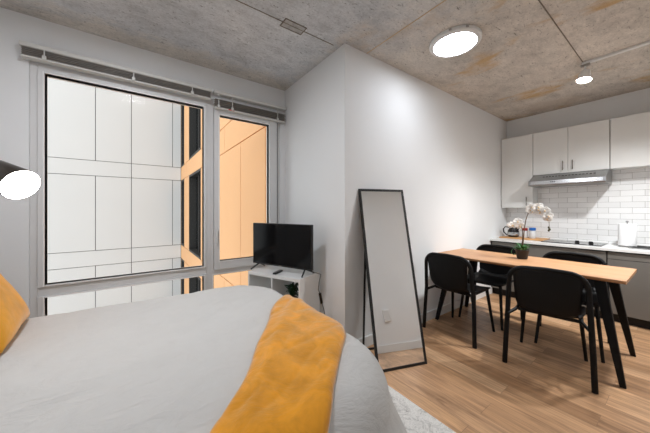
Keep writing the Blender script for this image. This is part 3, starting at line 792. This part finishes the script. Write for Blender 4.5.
for i in range(60):
    a = random.uniform(0, 2*PI); r0 = random.uniform(.01, .05); p0 = Vector((r0*math.cos(a), r0*math.sin(a), .09)); 
    p1 = p0+Vector((random.uniform(-.02, .02)+.02*math.cos(a), random.uniform(-.02, .02)+.02*math.sin(a), random.uniform(.03, .07)))
    gr.tube([p0, (p0+p1)/2+Vector((0, 0, .01)), p1], [.0022, .0018, .0006], 4)
gr.build('sprouts', 'leaf', oc, smooth=180)
def bez(P, n=24):
    out = []
    for i in range(n+1):
        t_ = i/n; q_ = [Vector(p) for p in P]
        while len(q_) > 1: q_ = [a.lerp(b, t_) for a, b in zip(q_, q_[1:])]
        out.append(q_[0])
    return out
main = bez([(0, 0, .09), (0, -.03, .28), (0, .0, .60), (0, -.09, .61), (0, -.235, .54), (0, -.225, .35)])
side = bez([(0, .008, .09), (0, -.01, .25), (0, -.03, .42), (0, .06, .41), (0, .13, .33)])
MB().tube(main, [.005-.003*i/24 for i in range(25)], 7).build('stem', 'stem', oc)
MB().tube(side, [.0045-.0025*i/24 for i in range(25)], 7).build('stem', 'stem', oc)
MB().tube([(.02, .05, .095), (.02, .085, .10), (.01, .10, .075), (.0, .098, .045), (0, .075, .03), (0, .062, .05)], .003, 6).build('aerial_root', 'leaf', oc)
def petal_geo(L, W, a, cup, n=6, mbld=None, tilt=0):
    vs = []; fs = []
    for i in range(n+1):
        t_ = i/n; w_ = W*math.sin(PI*(t_*.86+.09))**.7
        for j in (-1, -.5, 0, .5, 1): vs.append((L*t_, w_/2*j, cup*L*t_*t_+.12*w_*j*j))
    for i in range(n):
        for j in range(4): fs.append((i*5+j, (i+1)*5+j, (i+1)*5+j+1, i*5+j+1))
    mbld.add(vs, fs, Matrix.Rotation(a, 4, 'Z'))
bl = MB()
for a, L, W in ((PI/2, .036, .026), (0.1, .042, .045), (PI-.1, .042, .045), (-.95, .036, .026), (-2.2, .036, .026)): petal_geo(L*1.12, W*1.25, a, .18, mbld=bl)
fc = MB(); fc.sphere((0, -.005, .005), .006, 6, (1, 1.3, 1)); fc.tube([(0, 0, .004), (0, -.012, .016), (0, -.020, .014)], [.005, .006, .003], 6)
first = None
fl = [(main, .60, 0), (main, .47, 1), (main, .52, 0), (main, .58, 1), (main, .65, 0), (main, .70, 1), (main, .76, 0), (main, .82, 1), (main, .87, 0), (main, .93, 1),
      (side, .62, 0), (side, .74, 1), (side, .86, 0), (side, .96, 1)]
for path, t_, sd in fl:
    p = path[int(t_*24)]
    if first is None:
        first = bl.build('blossom', 'petal', oc, smooth=180, solid=.0008); fc.build('lip', 'petal_lip', first, smooth=180); bo = first
    else: bo = copy_tree(first, oc)
    fwd = Vector((-.85+random.uniform(-.25, .2), -.35+random.uniform(-.5, .5), random.uniform(-.15, .25))).normalized()
    up = Vector((0, 0, 1)); xa = up.cross(fwd).normalized(); ya = fwd.cross(xa)
    mt = Matrix((xa, ya, fwd)).transposed().to_4x4() @ Matrix.Rotation(random.uniform(-.5, .5), 4, 'Z')
    bo.rotation_euler = mt.to_euler(); s0 = random.uniform(.85, 1.1); bo.scale = (s0, s0, s0)
    bo.location = p+fwd*.014+Vector((0, random.uniform(-.012, .012), (.018 if sd else -.014)))
for i, (y_, z_) in enumerate(((-.224, .345), (-.228, .325), (-.218, .315))):
    MB().sphere((-.01+.012*i, y_, z_), .011, 8, (.8, .8, 1.2)).build('bud', 'petal_core', oc, smooth=180)

# ------------------------------------------------------------------ light
wd = bpy.data.worlds.new('sky'); sc.world = wd; wd.use_nodes = True; nt = wd.node_tree; nt.nodes.clear()
wo = nt.nodes.new('ShaderNodeOutputWorld'); bg = nt.nodes.new('ShaderNodeBackground')
bg.inputs[0].default_value = (.93, .965, 1.0, 1); bg.inputs[1].default_value = 1.40
nt.links.new(bg.outputs[0], wo.inputs[0])

# ------------------------------------------------------------------ camera
cam = bpy.data.cameras.new('camera'); co = bpy.data.objects.new('camera', cam); COL.objects.link(co)
cam.sensor_width = 36; cam.lens = 36*261.5/650; cam.shift_y = -(216.5-209.43)/650
cam.clip_start = .02; cam.clip_end = 200
th_ = math.radians(54.2); fx, fy = math.cos(th_), math.sin(th_)
co.location = (0, 0, 1.30); co.rotation_euler = (PI/2, 0, math.atan2(fy, fx)-PI/2)
sc.camera = co
sc.view_settings.view_transform = 'Standard'; sc.view_settings.look = 'None'
sc.view_settings.exposure = .22; sc.view_settings.gamma = 1; sc.view_settings.use_curve_mapping = False
